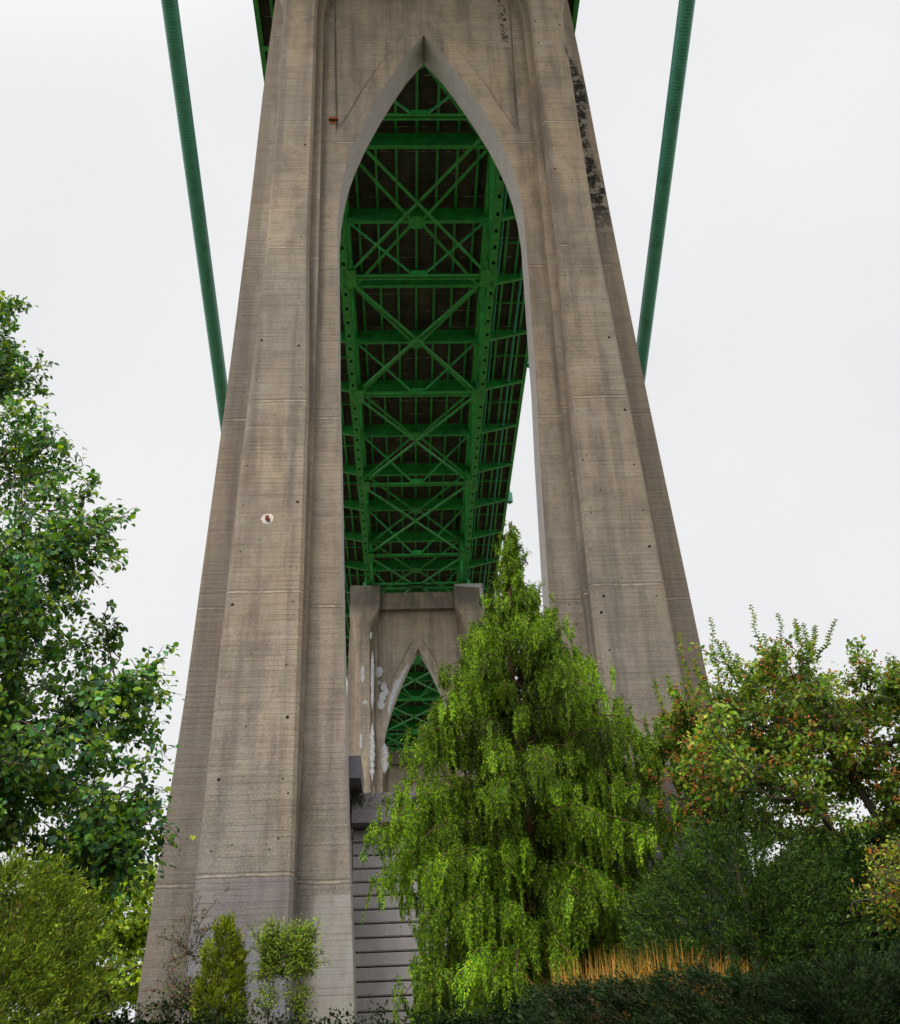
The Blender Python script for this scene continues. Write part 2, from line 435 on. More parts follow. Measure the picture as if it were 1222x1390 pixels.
def pier(y0, mat, label, detail=True, top=47.4, zb=-3.0):
    """y0: plane of the pillar faces. Two stepped legs joined by a thin wall with a pointed opening."""
    root = thing('bridge_pier', label, 'bridge pier', (0, y0 + 2.2, 0), 'concrete piers under the deck')
    zs = sorted(set([zb, 0, 2, 4, 5, 7, 9, 11, 13.65, 16, 18.5, 20.4, 23, 25, 27.3, 29, 31, 33, 35, 37, 39, 40, 40.6] + [41 + .25*i for i in range(0, 17)] + [45.4, 46.2, top-.12, top]))
    TH = 4.4                                   # total depth of a leg
    def ease(z, a, b):
        t = min(1, max(0, (z-a)/(b-a))); return t*t*(1.6-.6*t)
    for sgn in (-1, 1):
        mb = MB(); rings = []
        for z in zs:
            cf = ease(z, 42.4, 45.0); cs = ease(z, 40.4, 43.9); ci_ = ease(z, 41.6, 45.0)
            po = interp(z, T_PO); pi_ = interp(z, T_PI); sx_ = interp(z, T_S); wv = interp(z, T_W)
            tp = 0.0 if z < top - .01 else .10
            fo = po + (6.50 - po)*cf - tp; fi = pi_ + (3.66 - pi_)*cf + tp
            so = po + .09 + (6.54 - po - .09)*cs - tp; si = pi_ - .10 + (3.62 - pi_ + .10)*ci_ + tp
            ss = sx_ + (3.60 - sx_)*ci_ + tp
            wv = max(wv, so + .02) - tp
            co = .09 + .45*cs*(1-cf); ci = .12 + .40*ci_*(1-cf)
            half = [(fo-.0, 0+tp), (so, co+tp), (so, 1.0)]
            inner = [(fi, 0+tp), (si, ci+tp), (si, .55 if cf < 1 else .9), (min(ss, si), .55 if cf < 1 else .9), (min(ss, si)-.0, 1.0)]
            # front loop from outer wing to inner step, then mirrored on the back
            fr_ = [(wv, 1.0)] + half[::-1][0:0] + [(so, 1.0), (so, co+tp), (fo, tp)] + inner
            bk = [(x, TH - d) for x, d in fr_[::-1]]
            rings.append([(sgn*x, y0 + d, z) for x, d in fr_ + bk])
        n = len(rings[0])
        for r in rings: mb.v += r
        for i in range(len(rings)-1):
            for k in range(n):
                a, b = i*n+k, i*n+(k+1) % n
                q = (a, b, b+n, a+n)
                mb.f.append(q if sgn < 0 else q[::-1]); mb.mi.append(0)
        cp = tuple((len(rings)-1)*n + k for k in range(n))
        mb.f.append(cp if sgn < 0 else cp[::-1]); mb.mi.append(0)
        if detail:                                # form tie holes: shallow dark discs on the pillar face
            rr = random.Random(5 + sgn)
            for z in np.arange(5, 43, 1.62):
                for frac in (.06, .13, .90) if rr.random() < .6 else (.08, .93):
                    po = interp(z, T_PO); pi_ = interp(z, T_PI)
                    if rr.random() < .45: continue
                    x = pi_ + (po-pi_)*(frac + rr.uniform(-.015,.015)); zz = z + rr.uniform(-.35,.35); r_ = rr.choice([.022,.028,.03,.05])
                    vs = [(sgn*(x + r_*math.cos(t)*rr.uniform(.8,1.1)), y0 - .003, zz + r_*math.sin(t)*rr.uniform(.8,1.1)) for t in np.linspace(0, 2*math.pi, 8, endpoint=False)]
                    mb.add(vs, [tuple(range(8))], 1)
        mb.build('leg', [mat, M['hole']], root)
    # the wall between the legs: lofted strips, pointed opening, sunk spandrel panels
    mb = MB()
    zs2 = sorted(set([zb, 0, 2, 4.18, 6, 8, 10.8, 14, 17, 19.5, 22.3, 24.2, 26, 27.5, 28.6, 29.5, 30.2, 30.8, 31.4, 31.9, 32.5, 33, 33.5, 33.9, 34.2, 34.5, 35.2] +
                      [35.6 + .36*i for i in range(0, 16)] + [41.05, 41.4, 41.8, 42.28, 43, 44, 45.0]))
    for sgn in (-1, 1):
        rings = []
        for z in zs2:
            xa = interp(z, T_A)
            xs_ = 4.55
            if z >= 34.5:
                xb = interp(z, T_B); xv = interp(z, T_V)
            else:
                xb = xv = min(3.68, max(3.6, xa + .02))
                if xa > 3.5: xb = xv = xa + .1
            rec = .13 if z > 34.52 else 0
            e = min(1, max(0, (xv - xb)/.3)); gv = .035*e if rec else 0      # grooves outline the sunk panel
            inr = 0 if xb <= .01 else 1
            F_ = [(xs_, 1.0), (xv, 1.0), (xv - .01*e, 1.0 + rec + gv), (xv - .06*e, 1.0 + rec + gv), (xv - .07*e, 1.0 + rec),
                  (xb + .11*e*inr, 1.0 + rec), (xb + .10*e*inr, 1.0 + rec + gv*inr), (xb + .01*e*inr, 1.0 + rec + gv*inr), (xb, 1.0 + (0 if inr else rec)), (xa, 1.0 + (0 if inr else rec)),
                  (xa, 2.45), (xs_, 2.45)]
            rings.append([(sgn*x, y0 + d, z) for x, d in F_])
        n = len(rings[0]); base = len(mb.v)
        for r in rings: mb.v += r
        for i in range(len(rings)-1):
            for k in range(n):
                if k == n-1: continue              # hidden inside the leg
                if k == 9 and zs2[i] >= 41.04: continue
                a, b = base+i*n+k, base+i*n+(k+1) % n
                q = (a, b, b+n, a+n)
                mb.f.append(q if sgn < 0 else q[::-1]); mb.mi.append(1 if k == 9 else 0)
    mb.build('arch_wall', [mat, M['reveal']], root)
    mb = MB()
    mb.box(-3.70, 3.70, y0 + .55, y0 + 2.9, 45.0, 46.75)
    mb.build('cross_beam', mat, root)
    for sgn in (-1, 1):                            # steel bearing shoes on the capitals
        mb = MB()
        mb.box(sgn*4.95-.55, sgn*4.95+.55, y0+.45, y0+1.7, top, top+.1)
        mb.box(sgn*4.95-.36, sgn*4.95+.36, y0+.6, y0+1.5, top+.1, top+.62)
        mb.build('bearing', M['green'], root)
    return root

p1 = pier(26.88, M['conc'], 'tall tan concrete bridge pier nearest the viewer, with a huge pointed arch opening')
# rusty anchors set in mortar on the near pier
def blob(mb, cx, y, cz, r, mi=0, n=18, seed=1, sq=1.0):
    rr = random.Random(seed)
    vs = [(cx + r*math.cos(t)*rr.uniform(.82,1.12), y, cz + sq*r*math.sin(t)*rr.uniform(.82,1.12)) for t in np.linspace(0, 2*math.pi, n, endpoint=False)]
    mb.add(vs, [tuple(range(n))], mi)
mb = MB(); blob(mb, -5.24, 26.876, 16.06, .19, 0)
mb.box(-5.30, -5.20, 26.80, 26.88, 16.02, 16.14, 1); mb.box(-5.25, -5.16, 26.83, 26.88, 15.96, 16.05, 1)
mb.build('anchor_patch', [M['mortar'], M['rust']], p1)
mb = MB(); mb.box(-3.98, -3.60, 27.78, 27.90, 35.32, 35.44, 1); mb.box(-3.92, -3.72, 27.872, 27.90, 35.1, 35.32, 1)
mb.build('rusty_bracket', [M['mortar'], M['rust']], p1)

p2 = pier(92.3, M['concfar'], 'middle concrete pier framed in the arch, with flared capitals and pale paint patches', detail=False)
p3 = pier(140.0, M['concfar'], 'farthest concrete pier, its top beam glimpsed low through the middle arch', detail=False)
# cover-paint patches on the middle pier, following legs and arch edge
def strip_patch(pts, y, seed):
    mb = MB(); rr = random.Random(seed)
    mb.add([(x + rr.uniform(-.05,.05), y, z + rr.uniform(-.1,.1)) for x, z in pts], [tuple(range(len(pts)))], 0)
    mb.build('paint_patch', M['whitewash'], p2)
def long_patch(x0, x1, z0, z1, y, seed, taper=.5):
    rr = random.Random(seed); mb = MB(); n = 44
    L = []; R_ = []
    for i in range(n+1):
        t = i/n; z = z0 + (z1-z0)*t; k = math.sin(min(1, max(.06, t*4, )) * 1.57) * math.sin(min(1, max(.06, (1-t)*4)) * 1.57)
        c_ = (x0+x1)/2; hw = (x1-x0)/2*k
        L.append((c_-hw*rr.uniform(.45,1.15), y, z)); R_.append((c_+hw*rr.uniform(.45,1.15), y, z))
    mb.add(L + R_[::-1], [tuple(range(2*n+2))[::-1]], 0)
    mb.build('paint_patch', M['whitewash'], p2)
long_patch(-4.52, -4.16, 34.6, 40.4, 92.292, 1)
long_patch(-4.56, -4.12, 28.0, 33.4, 92.292, 2)
long_patch(-5.45, -5.05, 37.2, 39.0, 92.292, 3)
long_patch(-5.50, -5.20, 31.0, 32.4, 92.292, 4)
long_patch(-4.66, -4.36, 41.6, 42.4, 92.292, 5)
long_patch(-5.30, -4.7, 35.15, 35.5, 92.292, 11)
for i, (x, z, r) in enumerate([(-3.75,38.7,.42),(-3.3,37.2,.33),(-3.45,36.2,.38),(-3.62,35.5,.40),(-3.1,36.7,.3),(-3.75,37.6,.16)]):
    mb = MB(); blob(mb, x, 93.292-.002*i, z, r*.9, 0, n=40, seed=20+i, sq=1.5); mb.build('paint_patch', M['whitewash'], p2)
ed = [(interp(z, T_A), z) for z in np.linspace(34.4, 39.4, 12)]
mb = MB()
vs = [(-(x+.03), 93.292, z) for x, z in ed] + [(-(x + .12 + .55*math.sin((z-34.4)/5.0*3.14)*random.uniform(.7,1.1)), 93.292, z) for x, z in ed[::-1]]
mb.add(vs, [tuple(range(len(vs)))], 0); mb.build('paint_patch', M['whitewash'], p2)
long_patch(-3.6, -2.9, 29.0, 31.8, 93.292, 8)
strip_patch([(3.70,47.1),(3.72,47.25),(6.4,47.3),(6.45,44.6),(6.2,44.9),(6.15,46.9)], 92.292, 9)

# ------------------------------------------------------------------ steel deck
A_ = 4.76; H = 48.0; P = 12.45; Y0 = 49.94
HT = 53.35                               # floor beam centre height
deck = thing('steel_deck_truss', 'green steel deck truss with cross bracing running overhead between the piers', 'bridge deck', (0, 29.08, 47.4))
ks = [k*0.5 for k in range(-11, 38)]     # half panels
y_of = lambda k: Y0 + k*P
YA, YB = y_of(ks[0]), y_of(ks[-1])
mb = MB(); mb.box(-8.88, 8.88, YA, YB, 54.55, 54.85); mb.build('deck_slab', M['slab'], deck)
mb = MB()
for s_ in (-1, 1):
    mb.box(s_*8.95-.06, s_*8.95+.06, YA, YB, 54.05, 55.0); mb.box(s_*8.95-.14, s_*8.95+.14, YA, YB, 54.03, 54.09)
    mb.build('fascia_girder', M['green'], deck); mb = MB()
for s_ in (-1, 1):
    mb = MB()
    for y in np.arange(YA, YB, 2.075): mb.bar((s_*8.8, y, 55.0), (s_*8.8, y, 56.1), .1, .1)
    for z in (55.5, 56.1): mb.bar((s_*8.8, YA, z), (s_*8.8, YB, z), .08, .08)
    mb.build('railing', M['green'], deck)
for x in [-8.1,-7.2,-6.35,-5.5,-3.95,-2.63,-1.32,0,1.32,2.63,3.95,5.5,6.35,7.2,8.1]:
    mb = MB(); mb.ibeam((x, YA, 54.3), (x, YB, 54.3), .17, .48, t=.025, top=False); mb.build('stringer', M['green'], deck)
for x, r in ((7.65,.09),(-7.65,.09),(5.95,.07)):
    mb = MB(); mb.tube([(x,YA,53.75),(x,YB,53.75)],[r,r],8); mb.build('utility_pipe', M['teal'], deck, smooth=True)
for k in ks:
    y = y_of(k)
    mb = MB()
    mb.ibeam((-A_-.1, y, HT+.1), (A_+.1, y, HT+.1), .30, 1.15, t=.045)
    for s_ in (-1, 1):
        # tapered bracket out to the fascia
        z0, z1, z2 = HT-.475, 53.85, 54.06
        mb.add([(s_*A_,y-.015,z0),(s_*8.9,y-.015,z1),(s_*8.9,y-.015,z2),(s_*A_,y-.015,z2),(s_*A_,y+.015,z0),(s_*8.9,y+.015,z1),(s_*8.9,y+.015,z2),(s_*A_,y+.015,z2)],
               [(0,1,2,3),(7,6,5,4),(0,4,5,1),(1,5,6,2)])
        mb.bar((s_*(A_+.2), y, z0-.01), (s_*8.9, y, z1-.01), .26, .035)
    mb.build('floor_beam', M['green'], deck)
def laced(mb, p0, p1, w, h, up, n):
    """two side channels with flanges, joined by zig-zag lacing on the top and bottom faces"""
    p0 = Vector(p0); p1 = Vector(p1); d = (p1-p0).normalized()
    sd_ = d.cross(Vector(up)).normalized(); u = sd_.cross(d).normalized()
    for s_ in (-1, 1):
        o_ = sd_*(s_*w/2)
        mb.bar(p0+o_, p1+o_, .03, h, up)
        for t in (-1, 1):
            mb.bar(p0+o_-sd_*(s_*.06)+u*(t*h/2), p1+o_-sd_*(s_*.06)+u*(t*h/2), .12, .025, up)
    for t in (-1, 1):
        for i in range(n):
            a = p0.lerp(p1, i/n); b = p0.lerp(p1, (i+1)/n); s_ = 1 if i % 2 else -1
            mb.bar(a - sd_*(s_*w/2) + u*(t*(h/2+.02)), b + sd_*(s_*w/2) + u*(t*(h/2+.02)), .06, .02, up)
            mb.bar(a + sd_*(s_*w/2) + u*(t*(h/2+.045)), b - sd_*(s_*w/2) + u*(t*(h/2+.045)), .06, .02, up)
for s_ in (-1, 1):
    x = s_*A_
    # bottom chord: box with side plates, bottom flanges, batten plates and hand holes between
    for k in range(-5, 18):
        mb = MB(); ya, yb = y_of(k)+.02, y_of(k+1)-.02
        for t in (-1, 1):
            mb.bar((x+t*.20, ya, H), (x+t*.20, yb, H), .03, .60)
            mb.bar((x+t*.17, ya, H-.31), (x+t*.17, yb, H-.31), .14, .03)
        mb.bar((x, ya, H+.31), (x, yb, H+.31), .52, .03)
        n = 9
        for i in range(n):
            yc = ya + (yb-ya)*(i+.5)/n
            mb.bar((x, yc-.54, H-.335), (x, yc+.54, H-.335), .24, .02)
        mb.build('bottom_chord', M['green'], deck)
        # web diagonals up to the half-panel top nodes
        for kk in (k+.0, k+1.0):
            mb = MB(); yk = y_of(kk); ym = y_of(k+.5)
            big = (kk == k)
            e = .6 if yk < ym else -.6
            if big:
                mb.ibeam((x, yk+e, H+.3), (x, ym-e*.3, HT-.2), .42, .42, up=(1,0,0), t=.04)
            else:
                laced(mb, (x, yk+e, H+.3), (x, ym-e*.3, HT-.2), .42, .40, (1,0,0), 13)
            mb.build('web_diagonal', M['green'], deck)
        mb = MB()
        mb.ibeam((x, y_of(k), H+.3), (x, y_of(k), HT-.4), .25, .3, up=(1,0,0), t=.03); mb.build('hanger', M['green'], deck)
        mb = MB(); yk = y_of(k)                     # gusset plates at the bottom node
        for t in (-1, 1):
            mb.add([(x+t*.262,yk-1.0,H-.28),(x+t*.262,yk+1.0,H-.28),(x+t*.262,yk+.9,H+.3),(x+t*.262,yk+.45,H+.85),(x+t*.262,yk-.45,H+.85),(x+t*.262,yk-.9,H+.3)]+
                   [(x+t*.285,yk-1.0,H-.28),(x+t*.285,yk+1.0,H-.28),(x+t*.285,yk+.9,H+.3),(x+t*.285,yk+.45,H+.85),(x+t*.285,yk-.45,H+.85),(x+t*.285,yk-.9,H+.3)],
                   [(0,1,2,3,4,5),(11,10,9,8,7,6)]+[(i,(i+1)%6+6-0 if False else (i+1)%6,(i+1)%6+6,i+6) for i in range(6)])
        mb.box(x-.75 if s_ > 0 else x-.3, x+.3 if s_ > 0 else x+.75, yk-.8, yk+.8, H-.345, H-.325)
        mb.build('gusset_plate', M['green'], deck)
    mb = MB()
    for t in (-1, 1): mb.bar((x+t*.2, YA, HT+.3), (x+t*.2, YB, HT+.3), .05, .55)
    mb.bar((x, YA, HT-.0), (x, YB, HT-.0), .45, .03)
    mb.build('top_chord', M['green'], deck)
for k in range(-5, 18):
    y = y_of(k)
    mb = MB()                                          # strut: two angles
    for t in (-1, 1):
        mb.bar((-A_+.3, y+t*.13, H-.2), (A_-.3, y+t*.13, H-.2), .16, .025); mb.bar((-A_+.3, y+t*.07, H-.1), (A_-.3, y+t*.07, H-.1), .02, .22)
    mb.build('cross_strut', M['green'], deck)
    mb = MB()                                          # sway frame
    for s_ in (-1, 1):
        mb.bar((s_*(A_-.3), y, HT-.6), (s_*.35, y, H+.05), .16, .03, up=(0,1,0)); mb.bar((s_*(A_-.3), y+.05, HT-.6), (s_*.35, y+.05, H+.05), .03, .14, up=(0,1,0))
    mb.add([(-.75,y-.02,H-.15),(.75,y-.02,H-.15),(.4,y-.02,H+.4),(-.4,y-.02,H+.4),(-.75,y+.02,H-.15),(.75,y+.02,H-.15),(.4,y+.02,H+.4),(-.4,y+.02,H+.4)],
           [(0,1,2,3),(7,6,5,4),(0,4,5,1),(1,5,6,2),(2,6,7,3),(3,7,4,0)])
    mb.build('sway_brace', M['green'], deck)
    half = k in (3, -2, 7, 12)
    if half:   # over a pier: V bracing to the middle of the pier strut and back
        ym = y_of(k+.5)
        for (a, b) in ((y+.15, ym), (y_of(k+1)-.15, ym)):
            for s_ in (-1, 1):
                mb = MB()
                mb.bar((s_*(A_-.3), a, H-.26), (s_*.1, b, H-.26), .17, .025); mb.bar((s_*(A_-.3), a, H-.17), (s_*.1, b, H-.17), .025, .18)
                mb.build('lateral_brace', M['green'], deck)
        for dy in (-.5, .5):
            mb = MB(); mb.bar((-A_+.3, ym+dy, H-.2), (A_-.3, ym+dy, H-.2), .2, .2); mb.build('cross_strut', M['green'], deck)
        mb = MB(); mb.box(-.6,.6,ym-.6,ym+.6,H-.30,H-.28); mb.build('gusset_plate', M['green'], deck)
        for s_ in (-1, 1):   # stiffened end posts above the bearings
            mb = MB(); laced(mb, (s_*A_, ym, H-.0), (s_*A_, ym, HT-.4), .7, .7, (1,0,0), 9); mb.build('end_post', M['green'], deck)
    else:
        yb = y_of(k+1)
        for s_ in (-1, 1):
            mb = MB(); dz = 0 if s_ < 0 else .21
            z = H-.26+dz
            mb.bar((s_*(A_-.3), y+.25, z), (-s_*(A_-.3), yb-.25, z), .18, .025); mb.bar((s_*(A_-.3), y+.25, z+.1), (-s_*(A_-.3), yb-.25, z+.1), .025, .18)
            mb.build('lateral_brace', M['green'], deck)
    # upper lateral bracing: V to a round-edged plate under the middle of the half-panel beam
    ym = y_of(k+.5)
    for yy_, e in ((y, 1), (y_of(k+1), -1)):
        mb = MB()
        for s_ in (-1, 1):
            mb.bar((s_*(A_-.4), ym-e*.2, HT-.52), (s_*.45, yy_+e*.3, HT-.52), .22, .03); mb.bar((s_*(A_-.4), ym-e*.2, HT-.42), (s_*.45, yy_+e*.3, HT-.42), .03, .18)
        mb.build('upper_brace', M['green'], deck)
    mb = MB(); mb.tube([(0,y,HT-.545),(0,y,HT-.50)],[.62,.62],12); mb.build('round_gusset', M['green'], deck)
# intermediate light cross frames between the outer stringers
for i, k in enumerate([k for k in ks if k >= -1.5 and k < 9]):
    y = y_of(k) + P/4
    for s_ in (-1, 1):
        mb = MB(); mb.bar((s_*5.2, y, 54.12), (s_*8.8, y, 54.12), .10, .18); mb.build('diaphragm', M['green'], deck)
for y in (66.4, 87.5, 45.0):
    for s_ in (-1, 1):
        mb = MB(); mb.box(s_*9.25-.26, s_*9.25+.26, y-.22, y+.22, 53.7, 54.7); mb.bar((s_*9.0,y,53.9),(s_*9.25,y,53.5),.15,.15); mb.tube([(s_*9.25,y,54.7),(s_*9.25,y,60)],[.1,.07],8)
        mb.build('lamp_bracket', M['teal'], deck)

# ------------------------------------------------------------------ main cables
for s_, lab in ((-1, 'thick green suspension cable slanting down outside the left leg'), (1, 'thick green suspension cable slanting down outside the right leg')):
    mb = MB()
    ya, yb = -45.0, 108.0
    sl = -.381 if s_ < 0 else -.425
    zc = 34.72 if s_ < 0 else 34.38; yc = 22.25 if s_ < 0 else 21.94
    n = 24
    pts = [(s_*9.2, ya + (yb-ya)*i/n, max(-2, zc + sl*(ya + (yb-ya)*i/n - yc))) for i in range(n+1)]
    mb.tube(pts, [.29]*(n+1), 28)
    o = mb.build('main_cable', M['cable'], smooth=True)
    tag(o, lab, 'bridge cable', 'main suspension cables')

# ------------------------------------------------------------------ retaining wall between the legs
wall = thing('retaining_wall', 'grey retaining wall of long horizontal precast planks between the near pier legs', 'wall', (0, 31.6, 1.5))
mb = MB(); ch = .368; z = 8.10; 
XW = 2.84
while z > 1.0:
    for s_ in (0,):
        zt, zbm = z - .018, z - ch + .018
        xl = -XW + .004*(8-z)*0
        # plank with eased arrises
        vs = []
        for (yy_, dz) in ((31.30, .02), (31.275, .045)): pass
        mb.add([(xl,31.60,zbm),(3.2,31.60,zbm),(3.2,31.60,zt),(xl,31.60,zt),
                (xl,31.30,zbm),(3.2,31.30,zbm),(3.2,31.30,zt),(xl,31.30,zt),
                (xl+.02,31.275,zbm+.03),(3.18,31.275,zbm+.03),(3.18,31.275,zt-.02),(xl+.02,31.275,zt-.02)],
               [(4,5,9,8),(5,6,10,9),(6,7,11,10),(7,4,8,11),(8,9,10,11),(0,1,5,4),(3,7,6,2),(0,4,7,3),(1,2,6,5)])
    z -= ch
mb.build('plank_face', M['wall'], wall)
mb = MB(); mb.box(-XW-.1, 3.3, 31.62, 32.2, 0, 8.1); mb.build('backing', M['plate'], wall)
mb = MB(); mb.box(-XW, 3.3, 30.62, 32.4, 8.12, 8.97); mb.build('coping', M['coping'], wall)
mb = MB(); z = 8.92                                     # planked return on the left
while z > 1.0:
    mb.add([(-2.99,29.4,z-ch+.02),(-XW-.002,31.28,z-ch+.02),(-XW-.002,31.28,z-.02),(-2.99,29.4,z-.02),
            (-3.1,29.5,z-ch+.02),(-XW-.15,31.38,z-ch+.02),(-XW-.15,31.38,z-.02),(-3.1,29.5,z-.02)],
           [(0,1,2,3),(3,2,6,7),(1,0,4,5)])
    z -= ch
mb.add([(-3.0,29.48,0),(-XW-.05,31.36,0),(-XW-.05,31.36,9.0),(-3.0,29.48,9.0)], [(0,1,2,3)], 1)
mb.build('return_face', [M['wall'], M['plate']], wall)
mb = MB(); mb.box(-3.3, -2.54, 29.5, 31.6, 9.07, 9.71); mb.build('end_block', M['plate'], wall)

# ------------------------------------------------------------------ foliage helpers
class Leaves:
    """collects leaf blades in numpy and builds one mesh; each blade has 4 (narrow) or 6 (broad) corners"""
    def __init__(s): s.c=[]; s.d=[]; s.n=[]; s.L=[]; s.W=[]; s.col=[]
    def add(s, c, d, n, L, W, col):
        s.c.append(c); s.d.append(d); s.n.append(n); s.L.append(L); s.W.append(W); s.col.append(col)
    def build(s, name, mat, parent=None, broad=False, fold=.25):
        c = np.concatenate(s.c); d = np.concatenate(s.d); n = np.concatenate(s.n); L = np.concatenate(s.L)[:,None]; W = np.concatenate(s.W)[:,None]; col = np.concatenate(s.col)
        d /= np.linalg.norm(d,axis=1,keepdims=True)+1e-9
        sd_ = np.cross(d, n); sd_ /= np.linalg.norm(sd_,axis=1,keepdims=True)+1e-9
        nn_ = np.cross(sd_, d)
        N_ = len(c)
        if broad:
            P_ = [c, c+d*L*.30+sd_*W*.5+nn_*W*fold, c+d*L*.68+sd_*W*.42+nn_*W*fold, c+d*L-nn_*L*.12, c+d*L*.68-sd_*W*.42+nn_*W*fold, c+d*L*.30-sd_*W*.5+nn_*W*fold, c+d*L*.5]
            k = 7
            tris = [(0,1,6),(1,2,6),(2,3,6),(3,4,6),(4,5,6),(5,0,6)]
        else:
            P_ = [c, c+d*L*.45+sd_*W*.5+nn_*W*fold, c+d*L, c+d*L*.45-sd_*W*.5+nn_*W*fold]
            k = 4
            tris = [(0,1,2),(0,2,3)]
        V = np.stack(P_, 1).reshape(-1,3)
        off = Vector((0,0,0))
        if parent is not None: off = parent.matrix_basis.translation
        V = V - np.array(off)[None]
        base = (np.arange(N_)*k)[:,None,None]
        T = (np.array(tris)[None] + base).reshape(-1)
        me = bpy.data.meshes.new(name)
        me.vertices.add(len(V)); me.vertices.foreach_set('co', V.astype(np.float32).ravel())
        nt_ = len(T)//3
        me.loops.add(len(T)); me.loops.foreach_set('vertex_index', T.astype(np.int32))
        me.polygons.add(nt_); me.polygons.foreach_set('loop_start', (np.arange(nt_)*3).astype(np.int32))
        me.update(calc_edges=True)
        at = me.color_attributes.new('Col', 'FLOAT_COLOR', 'POINT')
        cc = np.repeat(np.concatenate([col, np.ones((N_,1))],1), k, axis=0)
        at.data.foreach_set('color', cc.astype(np.float32).ravel())
        me.materials.append(mat)
        me.validate()
        o = bpy.data.objects.new(name, me); COL.objects.link(o)
        if parent is not None: o.parent = parent
        return o

def rdir(n): 
    v = rng.normal(size=(n,3)); return v/np.linalg.norm(v,axis=1,keepdims=True)
def in_poly(x, z, poly):
    c = False; j = len(poly)-1
    for i in range(len(poly)):
        xi, zi = poly[i]; xj, zj = poly[j]
        if (zi > z) != (zj > z) and x < (xj-xi)*(z-zi)/(zj-zi)+xi: c = not c
        j = i
    return c
def curve(p0, p1, sag, n=7, wob=.05):
    p0 = Vector(p0); p1 = Vector(p1); L = (p1-p0).length; o = []
    for i in range(n+1):
        t = i/n; p = p0.lerp(p1, t); p.z += sag*math.sin(math.pi*t)*L
        if 0 < i < n: p += Vector((random.gauss(0,wob*L*.25), random.gauss(0,wob*L*.25), random.gauss(0,wob*L*.15)))
        o.append(p)
    return o
def pick_cols(n, pal, wts, jit=.18):
    pal = np.array(pal); idx = rng.choice(len(pal), size=n, p=np.array(wts)/sum(wts))
    return np.clip(pal[idx]*(1+rng.normal(0,jit,(n,1))), .004, 1)

def broad_tree(name, label, cat, base, trunk_pts, trunk_r, tips, leafL, leafW, pal, wts, twigs=9, per=9, tw=.45, group=None, droop=.35, bark='bark', start=.35, shoots=(), clump=.28, fold=.15, limbs=0):
    root = thing(name, label, cat, base, group)
    tp = [Vector(p) for p in trunk_pts]
    mb = MB(); n = len(tp)
    mb.tube(tp, [trunk_r*(1-.8*i/(n-1)) for i in range(n)], 10); mb.build('trunk', M[bark], root, smooth=True)
    bm_ = MB(); lv = Leaves()
    nodes = list(tp); used = set()
    for _ in range(limbs):
        k = random.randrange(len(tips)); t_ = Vector(tips[k])
        s0 = min([q for q in tp if q.z < t_.z] or [tp[0]], key=lambda q: abs(q.z - (t_.z - .45*Vector((q.x-t_.x,q.y-t_.y,0)).length)))
        cv = curve(s0, s0.lerp(t_, .88), .06, 7, .2); L = (t_-s0).length
        bm_.tube(cv, [max(.01, min(trunk_r*.45, .02+.014*L)*(1-.8*i/7)) for i in range(8)], 7, cap=False)
        nodes += cv[2:]
    for tip in tips:
        tip = Vector(tip)
        cand = [q for q in nodes if q.z < tip.z + .3] or [tp[0]]
        s0 = min(cand, key=lambda q: (q-tip).length + .4*abs(q.z - tip.z + .45*(Vector((q.x-tip.x,q.y-tip.y,0))).length))
        cv = curve(s0, tip, .10, 7, .22)
        L = (tip-s0).length
        r0 = min(trunk_r*.3, .006 + .009*L)
        bm_.tube(cv, [max(.006, r0*(1-.88*i/7)) for i in range(8)], 5, cap=False)
        tone = rng.normal(0, clump)
        for j in range(twigs):
            t = start + (1-start)*(j+random.random())/twigs
            t = min(t, .999)
            i = int(t*7); p = cv[i].lerp(cv[min(i+1,7)], t*7-i)
            dirv = (tip-s0).normalized()*.6 + Vector(rdir(1)[0])
            dirv.normalize()
            q = p + dirv*tw*random.uniform(.5,1.1); q.z -= droop*tw*random.random()
            bm_.tube([p, (p+q)/2+Vector((0,0,.04)), q], [.008,.006,.003], 3, cap=False)
            ts = rng.random(per)[:,None]
            c = np.array(p)[None]*(1-ts)+np.array(q)[None]*ts + rng.normal(0,.05,(per,3))
            d = rdir(per)*.9 + np.array(dirv)[None]*.5 + np.array([0,0,-droop])[None]
            nn_ = rdir(per)*.6 + np.array([0,-.6,.7])[None]
            col = pick_cols(per, pal, wts)*(1+tone)
            lv.add(c, d, nn_, leafL*(sz_:=rng.uniform(.45,1.2,per)), leafW*sz_*rng.uniform(.8,1.1,per), np.clip(col,.004,1))
    for (b, t) in shoots:                       # upright whips with leaves all along
        b = Vector(b); t = Vector(t); cv = curve(b, t, 0, 5, .12)
        bm_.tube(cv, [.010,.009,.008,.006,.004,.003], 4, cap=False)
        m_ = 64
        for k in range(m_):
            u = k/m_; i = int(u*5); p = cv[i].lerp(cv[i+1], u*5-i)
            d = np.array([[math.cos(k*2.4), math.sin(k*2.4), .35]])
            lv.add(np.array(p)[None], d, rdir(1)*.4+np.array([[0,0,1]]), np.array([leafL*1.15*(1-.4*u)]), np.array([leafW*.95*(1-.4*u)]), pick_cols(1, pal, wts))
    bm_.build('branches', M[bark], root, smooth=True)
    lv.build('foliage', M['leaf'], root, broad=True, fold=fold)
    return root

